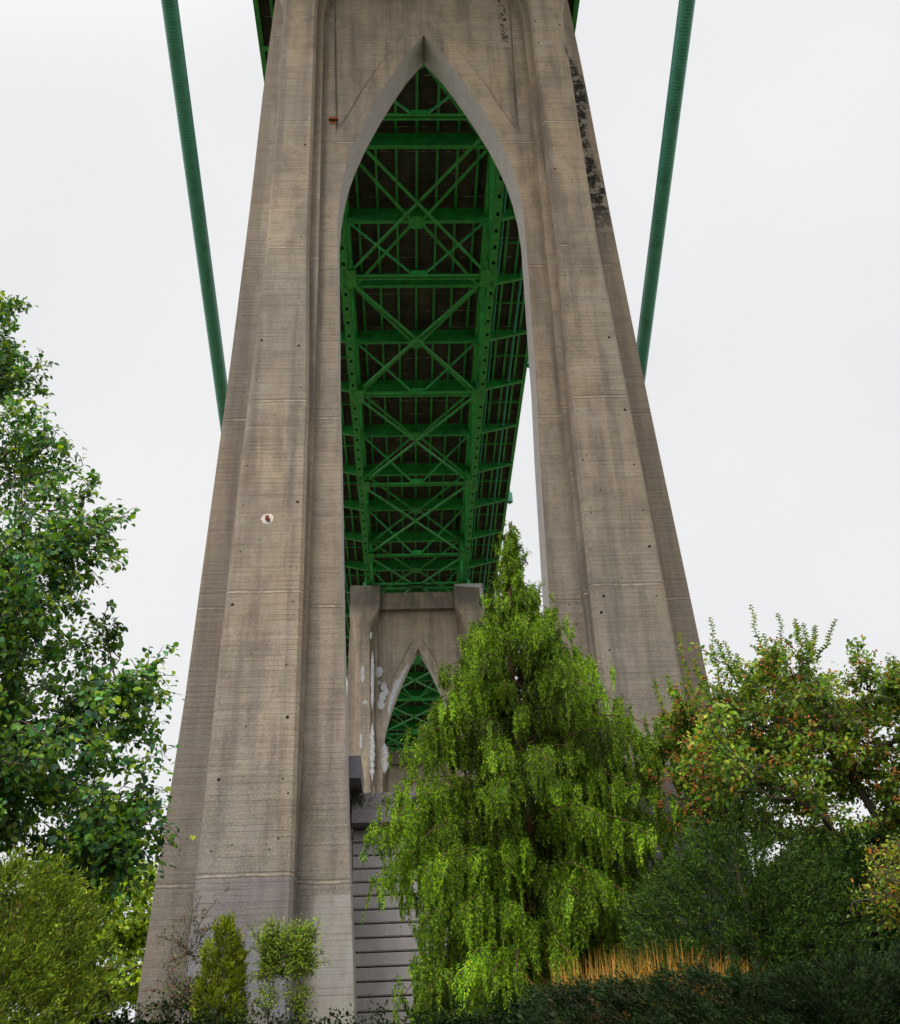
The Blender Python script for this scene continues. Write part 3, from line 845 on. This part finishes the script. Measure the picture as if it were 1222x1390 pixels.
# ------------------------------------------------------------------ left broadleaf tree
POLY_L = [(-11.4,9.9),(-9.65,11.4),(-8.88,11.9),(-8.21,12.45),(-7.7,12.35),(-7.2,11.62),(-7.5,11.3),(-8.3,11.1),(-8.3,10.85),(-7.5,10.65),(-7.1,10.46),(-6.6,9.79),(-6.1,9.25),(-6.7,9.15),(-7.2,8.49),(-6.95,7.85),(-6.45,7.95),(-6.05,8.35),(-5.55,8.4),(-5.45,7.56),(-5.55,7.2),
          (-5.45,6.6),(-5.6,6.2),(-4.75,5.8),(-4.65,4.94),(-4.6,4.48),(-4.4,3.75),(-4.8,3.62),(-5.45,4.0),(-5.7,3.6),(-6.4,3.1),(-7.6,2.8),(-11.4,2.8)]
tips = []
for (x, z) in [(-8.09,12.8),(-7.68,12.48),(-7.2,11.54),(-7.26,11.23),(-7.9,11.9),(-6.85,10.01),(-6.52,9.75),(-6.12,9.27),(-5.88,9.0),(-5.4,8.55),(-5.33,7.85),(-5.45,7.44),(-5.33,6.75),(-4.58,5.94),(-4.55,5.47),(-4.55,5.05),(-4.52,4.6),(-4.28,3.72),(-4.6,3.56),(-4.85,3.5),(-4.75,3.3),
               (-7.0,10.4),(-6.3,9.55),(-4.5,4.1),(-4.4,3.9),(-4.7,4.3),(-4.6,4.0),(-4.9,3.8),(-5.1,3.75),(-5.3,3.5),(-5.5,3.4),(-5.0,4.1),(-5.5,8.3),(-5.55,8.0),(-4.8,5.7),(-4.9,5.3)]:
    tips += [(x-.08, 14+random.uniform(-.5,.5), z), (x-.22, 14+random.uniform(-.8,.8), z-.1)]
while len(tips) < 880:
    x = random.uniform(-11.4,-4.3); z = random.uniform(2.8,12.8)
    if in_poly(x, z, POLY_L) and in_poly(x+.28, z, POLY_L): tips.append((x - random.random()*.15, 14 + random.gauss(0,1.15), z))
broad_tree('broadleaf_tree', 'tall broadleaf tree with glossy dark green leaves at the left, spreading past the pier leg', 'tree', (-9.3,14.6,1.25),
           [(-9.3,14.6,.8),(-9.2,14.5,3.5),(-9.0,14.3,5.5),(-9.1,14.2,7.5),(-8.8,14.1,9.5),(-8.6,14,11),(-8.3,14,12.3)], .24, tips, .108, .080,
           [(0.07,0.19,0.04),(0.13,0.28,0.025),(0.26,0.37,0.02),(0.035,0.11,0.055),(0.09,0.27,0.09)], [4,4,2.6,3,1.5], twigs=9, per=11, tw=.40, droop=.45, clump=.22, limbs=26)

# ------------------------------------------------------------------ weeping cypress
def weeping(base, top):
    root = thing('weeping_cypress', 'bright green weeping conifer with drooping curtains of foliage in front of the retaining wall', 'tree', base)
    B = Vector(base); T = Vector(top)
    hgt = T.z - B.z
    tp = [B.lerp(T, t) + Vector((.10*math.sin(t*7), .08*math.cos(t*5), 0)) for t in np.linspace(0,1,14)]
    mb = MB(); mb.tube(tp, [.17*(1-.95*i/13)+.006 for i in range(14)], 10); mb.build('trunk', M['barkred'], root, smooth=True)
    bm_ = MB(); lv = Leaves()
    # half width of the crown against height, from leader down; left and right differ
    zt = [1.5,3.0,3.9,4.6,5.3,6.2,7.0,7.6,8.1,8.7,9.2,9.7,10.1,10.6,11.24]
    wl = [1.95,2.2,2.2,2.3,2.75,2.45,2.05,1.75,1.6,1.25,0.85,.5,.28,.15,.0]
    wr = [2.1,2.3,2.5,2.55,2.75,3.05,3.05,2.5,1.8,1.6,1.1,.62,.36,.15,.0]
    xc0 = .88
    def tongue(p, length, width, tone, dens=380):
        """one hanging flattened spray: ropes of tiny scale shoots drawn to a point"""
        n = max(14, int(length*dens))
        u = rng.random(n)**.9
        nr = max(2, int(width/.035))
        rope = rng.integers(0, nr, n); rv = (rope+.5)/nr*2-1
        rl = 1 - .35*np.abs(rv) - .25*rng.random(nr)[rope]
        prof = width*.5*np.clip(.35+2.2*u,0,1)*(1-.75*u)
        az = rng.uniform(0, np.pi); sway = rng.normal(0,.07,2)
        v = rv*prof + rng.normal(0,.007,n)
        dep = rng.normal(0,.010,n)
        uu = u*rl
        c = np.array(p)[None] + np.stack([np.cos(az)*v - np.sin(az)*dep + sway[0]*uu, np.sin(az)*v + np.cos(az)*dep + sway[1]*uu, -length*uu],1)
        d = rng.normal(0,.42,(n,3)) + np.array([0,0,-1.0])[None]
        d[:,0] += np.cos(az)*rv*.35; d[:,1] += np.sin(az)*rv*.35
        nn_ = rdir(n)*.7 + np.array([-np.sin(az), np.cos(az), .2])[None]
        L = rng.uniform(.03,.095,n)*(1-.3*u); W = rng.uniform(.010,.022,n)
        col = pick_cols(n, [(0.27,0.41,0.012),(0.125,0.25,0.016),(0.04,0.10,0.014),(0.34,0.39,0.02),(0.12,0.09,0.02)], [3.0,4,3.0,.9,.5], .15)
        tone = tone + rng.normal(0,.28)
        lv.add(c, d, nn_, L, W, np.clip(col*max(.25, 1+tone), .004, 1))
    nb = 340
    for i in range(nb):
        t = (i + random.random())/nb
        z = 1.9 + 9.1*t**1.10
        az = i*2.39996 + random.uniform(-.4,.4)
        cx_, sy = math.cos(az), math.sin(az)
        wside = interp(z, list(zip(zt, wr if cx_ > 0 else wl)))
        depth = wside*.85
        R_ = math.sqrt((cx_*wside)**2 + (sy*depth)**2) * random.choice([random.uniform(.70,1.22), random.uniform(.8,1.15), random.uniform(.25,.7)])
        k_ = (z - B.z)/hgt
        trunk_p = tp[0].lerp(tp[-1], max(0, min(1, k_ - .03 - .02*R_)))
        out_ = Vector((cx_, sy*.9, 0)).normalized()
        drop = .30*R_ + random.uniform(-.05,.35)*min(1,R_)
        tip = Vector((xc0 + .1*(z-6)/5 + out_.x*R_, trunk_p.y + out_.y*R_, z - drop))
        mid = trunk_p.lerp(tip, .62) + Vector((0,0,.36*R_+.05))
        cv = []
        for s_ in np.linspace(0,1,9): cv.append(trunk_p*(1-s_)**2 + mid*2*s_*(1-s_) + tip*s_*s_)
        bm_.tube(cv, [.022*(1-.85*s_)*(0.5+.5*(1-t))+.003 for s_ in np.linspace(0,1,9)], 5, cap=False)
        tone = rng.normal(0,.30)
        ns = max(4, int(5 + R_*8.0))
        lmax = (.45 + .80*(1-t)) * random.uniform(.6,1.35)
        for j in range(ns):
            s_ = .18 + .82*(j+random.random())/ns
            s_ = min(s_, 1); a = s_*8; ia = min(int(a), 7)
            p = cv[ia].lerp(cv[ia+1], a-ia) + Vector((random.gauss(0,.055*(1+s_)), random.gauss(0,.055*(1+s_)), random.gauss(0,.02)))
            ln = lmax*random.uniform(.6,1.15)*(.30+.85*math.sin(math.pi*min(1,s_*.98))**.8) if t < .93 else random.uniform(.1,.28)
            if z - ln < ground_z(p.x, p.y)+.1: ln = max(.1, z-ground_z(p.x,p.y)-.1)
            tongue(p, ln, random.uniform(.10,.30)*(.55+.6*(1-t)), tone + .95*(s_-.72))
            # covering sprays along the back of the branch
            m_ = 16
            c = np.array(p)[None] + rng.normal(0,.035,(m_,3)); dd = np.array(out_)[None] + rng.normal(0,.6,(m_,3)) + np.array([0,0,-.4])[None]
            lv.add(c, dd, rdir(m_)+np.array([0,0,1])[None], rng.uniform(.04,.09,m_), rng.uniform(.014,.024,m_), pick_cols(m_, [(0.20,0.34,0.014),(0.10,0.22,0.014)], [1,1], .15)*(1+tone))
    # leader
    for j in range(26):
        z = 9.8 + 1.5*j/26; p = (tp[0].lerp(tp[-1], min(1,(z-B.z)/hgt)))
        tongue(p + Vector((random.gauss(0,.06),random.gauss(0,.06),.06)), random.uniform(.12,.30), .06, 0)
    bm_.build('branches', M['barkred'], root, smooth=True)
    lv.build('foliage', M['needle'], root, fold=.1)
    return root
weeping((.72, 19.0, 1.6), (.99, 19.0, 11.2))

# ------------------------------------------------------------------ crab apple
POLY_C = [(2.85,5.6),(3.25,6.2),(3.55,6.75),(4.1,6.7),(4.55,6.85),(5.08,6.9),(6.12,7.05),(6.54,6.6),(6.96,6.6),(7.83,6.6),(9.6,6.0),(9.6,2.4),(5.6,2.4),(5.2,2.9),(5.0,3.3),(4.95,3.7),(4.75,4.3),(4.3,4.75),(3.9,4.75),(3.5,4.25),(3.1,4.6),(3.0,5.0)]
tips = []
while len(tips) < 740:
    x = random.uniform(2.7,9.6); z = random.uniform(2.4,7.1)
    if in_poly(x, z, POLY_C): tips.append((x, 17 + random.gauss(0,.95), z))
SH = [((3.71,6.5),(3.70,7.78)),((4.18,6.7),(4.12,7.8)),((4.66,6.8),(4.40,7.51)),((4.95,6.9),(4.91,8.07)),((5.24,7.0),(4.92,7.47)),((5.53,7.1),(5.42,7.96)),((5.66,7.2),(5.7,7.81)),((5.95,7.2),(6.08,7.72)),((6.05,7.1),(6.4,7.75)),((6.51,6.9),(6.76,7.21)),((7.19,6.4),(7.16,7.06)),
      ((4.35,6.8),(4.2,7.45)),((5.1,6.8),(5.12,7.6)),((5.8,6.9),(5.85,7.75)),((3.95,6.5),(3.86,7.25)),((4.6,6.7),(4.62,7.3)),((7.3,6.4),(7.35,6.95)),((7.6,6.3),(7.7,6.8)),((3.4,6.2),(3.3,6.95)),((3.1,5.9),(3.0,6.7))]
shoots = [((b[0], 17+random.uniform(-.3,.3), b[1]), (t[0]+.02, 17+random.uniform(-.3,.3), t[1])) for b, t in SH]
crab = broad_tree('crab_apple_tree', 'crab apple tree with orange-red fruit and upright leafy shoots, right of the near pier', 'tree', (6.5,17.2,1.45),
           [(6.5,17.2,1.1),(6.45,17.2,2.6),(6.3,17.1,3.4),(6.4,17.0,4.2),(6.1,17.0,5.0),(6.0,17,5.9)], .15, tips, .092, .060,
           [(0.13,0.26,0.025),(0.22,0.37,0.025),(0.36,0.42,0.03),(0.40,0.20,0.03),(0.06,0.13,0.02)], [4,3.8,2.4,1.0,1.5], twigs=9, per=13, tw=.28, shoots=shoots, droop=.2, clump=.25, bark='bark', limbs=26)
def ico(mb, c, r):
    t = (1+5**.5)/2; s = r/math.sqrt(1+t*t)
    vs = [(-1,t,0),(1,t,0),(-1,-t,0),(1,-t,0),(0,-1,t),(0,1,t),(0,-1,-t),(0,1,-t),(t,0,-1),(t,0,1),(-t,0,-1),(-t,0,1)]
    fs = [(0,11,5),(0,5,1),(0,1,7),(0,7,10),(0,10,11),(1,5,9),(5,11,4),(11,10,2),(10,7,6),(7,1,8),(3,9,4),(3,4,2),(3,2,6),(3,6,8),(3,8,9),(4,9,5),(2,4,11),(6,2,10),(8,6,7),(9,8,1)]
    mb.add([(c[0]+a*s, c[1]+b*s, c[2]+d*s) for a, b, d in vs], fs)
mb = MB()
for tip in random.sample(tips, 330):
    for _ in range(random.randint(3,6)):
        cc = Vector(tip) + Vector((random.gauss(0,.13), random.gauss(-.08,.13), random.gauss(-.05,.12)))
        for _ in range(random.randint(3,7)):
            ico(mb, cc + Vector((random.gauss(0,.035), random.gauss(0,.035), random.gauss(0,.03))), random.uniform(.013,.021))
fo = mb.build('fruit', M['fruit'], crab, smooth=True)
fo['kind'] = 'stuff'

# low spreading branch with orange leaves, right edge: a separate shrub in front
tips = []
PO = [(2.95,1.98),(3.15,2.28),(3.43,2.45),(3.92,2.4),(4.6,2.3),(4.6,1.5),(3.63,1.6),(3.15,1.68),(2.85,1.75)]
while len(tips) < 130:
    x = random.uniform(2.8,4.6); z = random.uniform(1.5,2.5)
    if in_poly(x, z, PO): tips.append((x, 10+random.gauss(0,.3), z))
broad_tree('fruiting_shrub', 'low arching shrub with orange-tinged leaves at the right edge, in front of the crab apple', 'shrub', (4.1,10.1,.1),
           [(4.1,10.1,-.3),(4.0,10.1,.5),(3.85,10.05,1.1),(3.75,10,1.6)], .07, tips, .048, .026,
           [(0.20,0.30,0.02),(0.34,0.34,0.02),(0.50,0.18,0.02),(0.09,0.16,0.02)], [3,2.4,1.2,2.2], twigs=8, per=14, tw=.15, droop=.1)

# ------------------------------------------------------------------ feathery conifers and shrubs
def feathery(name, label, cat, base, poly, y, ysd, n, L, pal, wts, seglen=.45, group=None, upb=.5, per=46, bark='bark', wv=(.012,.026), lv_=(.05,.10)):
    root = thing(name, label, cat, base, group)
    B = Vector(base); mb = MB(); lv = Leaves(); bx = MB()
    topz = max(p[1] for p in poly)
    tx = [p for p in poly if p[1] == topz][0][0]
    mb.tube([B - Vector((0,0,.3)), B.lerp(Vector((tx,y,topz-.3)),.5), Vector((tx,y,topz-.15))], [.09,.05,.01], 8); mb.build('trunk', M[bark], root, smooth=True)
    xs_ = [p[0] for p in poly]; zs_ = [p[1] for p in poly]; k = 0
    while k < n:
        x = random.uniform(min(xs_), max(xs_)); z = random.uniform(min(zs_), topz)
        if not in_poly(x, z, poly): continue
        k += 1
        p = Vector((x, y + random.gauss(0, ysd), z))
        axis_p = B.lerp(Vector((tx,y,topz)), min(1,max(0,(z-B.z-.4)/(topz-B.z))))
        o_ = (p - axis_p); o_.z *= .3
        if o_.length < .05: o_ = Vector((0,-1,0))
        o_.normalize(); o_ = (o_ + Vector((0,0,upb)) + Vector(rdir(1)[0])*.25).normalized()
        q = p + o_*seglen*random.uniform(.6,1.2)
        bx.tube([p - o_*.05, p, q], [.0028,.0024,.001], 3, cap=False)
        u = rng.random(per); c = np.array(p)[None]*(1-u[:,None]) + np.array(q)[None]*u[:,None] + rng.normal(0,.03,(per,3))
        d = np.array(o_)[None]*.9 + rng.normal(0,.45,(per,3))
        tone = rng.normal(0,.25)
        lv.add(c, d, rdir(per), rng.uniform(lv_[0],lv_[1],per)*L, rng.uniform(wv[0],wv[1],per)*L, np.clip(pick_cols(per, pal, wts)*(1+tone)*(.75+.45*u[:,None]),.003,1))
    bx.build('branches', M[bark], root)
    lv.build('foliage', M['needle'], root, fold=.1)
    return root
feathery('dark_juniper', 'dark green feathery conifer mound at the foot of the near right pier leg', 'conifer', (3.4,15,1.3),
    [(1.75,1.3),(2.0,2.7),(2.6,3.15),(3.0,3.6),(3.3,3.95),(3.5,3.6),(3.9,3.25),(4.3,2.8),(4.6,1.3)], 15, .7, 1500, .9,
    [(0.032,0.080,0.012),(0.06,0.13,0.014),(0.12,0.19,0.018),(0.015,0.035,0.010)], [4,3,1.4,2.2], .42, upb=.45)
feathery('undergrowth_shrub', 'shaded dark evergreen thicket under the crab apple', 'shrub', (6.8,15.8,1.3),
    [(3.9,1.3),(4.0,3.2),(4.7,3.5),(5.6,3.5),(6.4,3.1),(7.4,2.9),(8.6,2.7),(8.6,1.3)], 15.9, .6, 2600, 1.2,
    [(0.022,0.055,0.012),(0.04,0.085,0.014),(0.07,0.12,0.018)], [4,3,1], .4, upb=.2, wv=(.02,.045))
feathery('golden_conifer', 'dense golden-green conifer below the left broadleaf tree', 'conifer', (-6.3,13.0,1.0),
    [(-8.4,.9),(-8.0,2.3),(-6.9,2.5),(-6.5,2.4),(-6.04,2.75),(-5.66,2.95),(-5.4,2.8),(-5.2,2.75),(-4.95,2.3),(-4.8,1.6),(-4.75,.9)], 13.0, .5, 1500, .85,
    [(0.16,0.25,0.02),(0.24,0.32,0.02),(0.07,0.13,0.014),(0.28,0.22,0.03)], [4,3,3,1], .34, upb=.9, bark='barkred')
# small plants at the foot of the left leg
feathery('dwarf_conifer', 'small cone of yellow-green foliage at the foot of the left leg', 'conifer', (-5.12,24,2.05),
    [(-5.6,2.1),(-5.5,3.5),(-5.28,4.15),(-5.12,4.36),(-4.95,4.1),(-4.75,3.6),(-4.64,2.1)], 24, .14, 420, 1.2,
    [(0.20,0.26,0.012),(0.28,0.30,0.014),(0.10,0.16,0.012)], [3,2,2], .22, upb=1.3, per=40)
for (cx_, lab, hh) in ((-4.13, 'light green upright shrub beside the small golden cone', 4.34), (-3.52, 'light green upright shrub nearest the pale wall corner', 4.32)):
    tips = [(cx_ + random.gauss(0,.2), 24+random.gauss(0,.14), hh - abs(random.gauss(0,.75)) - .02) for _ in range(120)]
    tips = [q for q in tips if q[2] > 2.2]
    broad_tree('upright_shrub', lab, 'shrub', (cx_,24,2.05), [(cx_,24,1.9),(cx_,24,2.5),(cx_,24,3.4)], .03, tips, .07, .024,
           [(0.26,0.40,0.03),(0.38,0.48,0.04),(0.14,0.24,0.02)], [3,2,2], twigs=7, per=9, tw=.16, droop=-.4, clump=.15, start=.2)
tips = [(-5.95 + random.gauss(0,.5), 24.3+random.gauss(0,.2), 2.6 + abs(random.gauss(0,.9))) for _ in range(85)] + [(-5.9,24.2,4.75),(-6.1,24.3,4.6),(-6.4,24.2,4.4),(-5.7,24.2,4.5)]
broad_tree('straggly_shrub', 'thin straggly shrub with reddish leaf tips against the dark side of the left leg', 'shrub', (-5.95,24.3,2.05),
           [(-5.95,24.3,1.9),(-5.95,24.3,2.8),(-5.9,24.3,3.8)], .025, tips, .075, .035,
           [(0.14,0.19,0.06),(0.20,0.16,0.06),(0.26,0.05,0.04),(0.09,0.13,0.05)], [4,2,1.3,2], twigs=4, per=5, tw=.22, droop=.1)

feathery('low_evergreen_shrub', 'low dark evergreen shrub spreading along the bottom right, hiding the foot of the golden grass', 'shrub', (3.2,12.1,.9),
    [(-.1,.8),(.1,1.35),(.6,1.40),(1.2,1.44),(1.8,1.48),(2.4,1.46),(3.0,1.46),(3.8,1.6),(4.8,1.55),(5.4,.8)], 12.1, .28, 1500, .75,
    [(0.012,0.030,0.008),(0.022,0.050,0.010),(0.04,0.07,0.012)], [4,3,1], .16, upb=.6)

# far yellow-green tree left of the pier
tips = []
PF = [(-17,6.5),(-16,9.2),(-14.5,9.6),(-13.3,9.2),(-12.94,9.9),(-12.3,10.1),(-11.4,9.35),(-10.3,9.3),(-9.2,9.0),(-8.2,7.5),(-8.2,5.0),(-17,5.0)]
while len(tips) < 200:
    x = random.uniform(-17,-8.2); z = random.uniform(5,10.1)
    if in_poly(x, z, PF): tips.append((x, 40+random.gauss(0,1.3), z))
broad_tree('yellow_green_tree', 'bright yellow-green tree seen low between the left tree and the pier leg', 'tree', (-12.4,40.2,3.3),
           [(-12.4,40.2,2.8),(-12.4,40.2,4.6),(-12.2,40.1,6.4),(-12.2,40,8.2)], .22, tips, .19, .14,
           [(0.36,0.50,0.02),(0.48,0.56,0.03),(0.20,0.34,0.02),(0.16,0.32,0.06)], [4,3,3,1.5], twigs=10, per=13, tw=.75, droop=.1, clump=.2)

# golden ornamental grass along the lower right
def grass_tuft(cx_, cy, seed, lab, h=.55):
    rr = random.Random(seed); mb = MB(); z0 = ground_z(cx_, cy) - .05
    for i in range(150):
        a = rr.uniform(0, 6.28); r0 = .20*rr.random()**.5; hh = h*(rr.uniform(.35,.95) if rr.random() < .8 else rr.uniform(.9,1.1)); lean = rr.uniform(.05,.75)*hh*rr.random()
        b = Vector((cx_+r0*math.cos(a), cy+r0*math.sin(a), z0)); w_ = rr.uniform(.005,.010)
        sdv = Vector((math.cos(a+1.57), math.sin(a+1.57), 0))
        pts = [b + Vector((math.cos(a)*lean*t*t, math.sin(a)*lean*t*t, hh*t*(1-.12*t))) for t in (0,.35,.7,1)]
        vs = []
        for p, k in zip(pts[:3], (1,.9,.6)): vs += [p - sdv*w_*k, p + sdv*w_*k]
        vs.append(pts[3])
        mb.add(vs, [(0,1,3,2),(2,3,5,4),(4,5,6)])
    o = mb.build('golden_grass_tuft', M['straw'])
    tag(o, lab, 'ornamental grass', 'golden grass tufts at the lower right')
    return o
gx = [(.55,13.2),(.84,13.5),(1.12,13.3),(1.42,13.5),(1.72,13.4),(2.0,13.5),(2.3,13.3),(2.62,13.5)]
gl = ['leftmost golden grass tuft, under the weeping conifer','short golden grass tuft, second from the left','golden grass tuft third from the left, below the conifer trunk','golden grass tuft fourth from the left in the front row','golden grass tuft fourth from the right in the front row','tall golden grass tuft, third from the right','golden grass tuft second from the right, below the dark juniper','rightmost golden grass tuft, the lowest of the row']
for i, (x, y) in enumerate(gx):
    want = (1.76,1.82,1.86,1.80,1.88,1.88,1.76,1.70)[i]*y/12.0
    grass_tuft(x, y, 40+i, gl[i], max(.25, (want-ground_z(x,y))*1.06+.05))

# ------------------------------------------------------------------ dark ground cover on the bank
lv = Leaves(); n = 150000
x = rng.uniform(-11, 9, n); y = 5.0 + 12.5*rng.random(n)**.8
z = np.array([ground_z(a, b) for a, b in zip(x, y)])
clump = np.abs(np.sin(x*1.9+1.3*np.sin(y*1.3+x*.5)))*np.abs(np.cos(y*1.6+.8*np.sin(x*1.1)))
hgt = .05 + .20*clump + .05*np.sin(x*5.3)*np.sin(y*4.1)
c = np.stack([x, y, z + hgt*rng.random(n)**.5], 1)
d = rdir(n)*np.array([1,1,.5])[None] + np.array([0,-.2,.25])[None]
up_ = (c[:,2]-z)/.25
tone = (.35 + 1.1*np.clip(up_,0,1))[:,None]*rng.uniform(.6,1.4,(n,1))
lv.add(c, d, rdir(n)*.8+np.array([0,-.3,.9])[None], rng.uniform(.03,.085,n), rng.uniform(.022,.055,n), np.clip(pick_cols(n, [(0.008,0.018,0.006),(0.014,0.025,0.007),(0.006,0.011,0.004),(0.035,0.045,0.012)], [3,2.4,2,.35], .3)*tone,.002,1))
# taller sprigs breaking the outline
m_ = 900
sx_ = rng.uniform(-10,8,m_); sy_ = rng.uniform(13.2,16.5,m_)
for a, b in zip(sx_, sy_):
    h_ = rng.uniform(.12,.42); k_ = 12; u = rng.random(k_); lean = rng.normal(0,.25,2)
    zz = ground_z(a, b) + .12
    c = np.stack([a+lean[0]*u*h_+rng.normal(0,.02,k_), b+lean[1]*u*h_+rng.normal(0,.02,k_), zz+u*h_],1)
    lv.add(c, rdir(k_)+np.array([0,0,.6])[None], rdir(k_)+np.array([0,-.3,.6])[None], rng.uniform(.03,.07,k_), rng.uniform(.02,.035,k_), pick_cols(k_, [(0.014,0.032,0.008),(0.025,0.05,0.010)], [2,1], .3))
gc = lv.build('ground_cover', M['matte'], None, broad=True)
tag(gc, 'dark low ivy ground cover on the shaded bank', 'ground cover', kind='stuff')
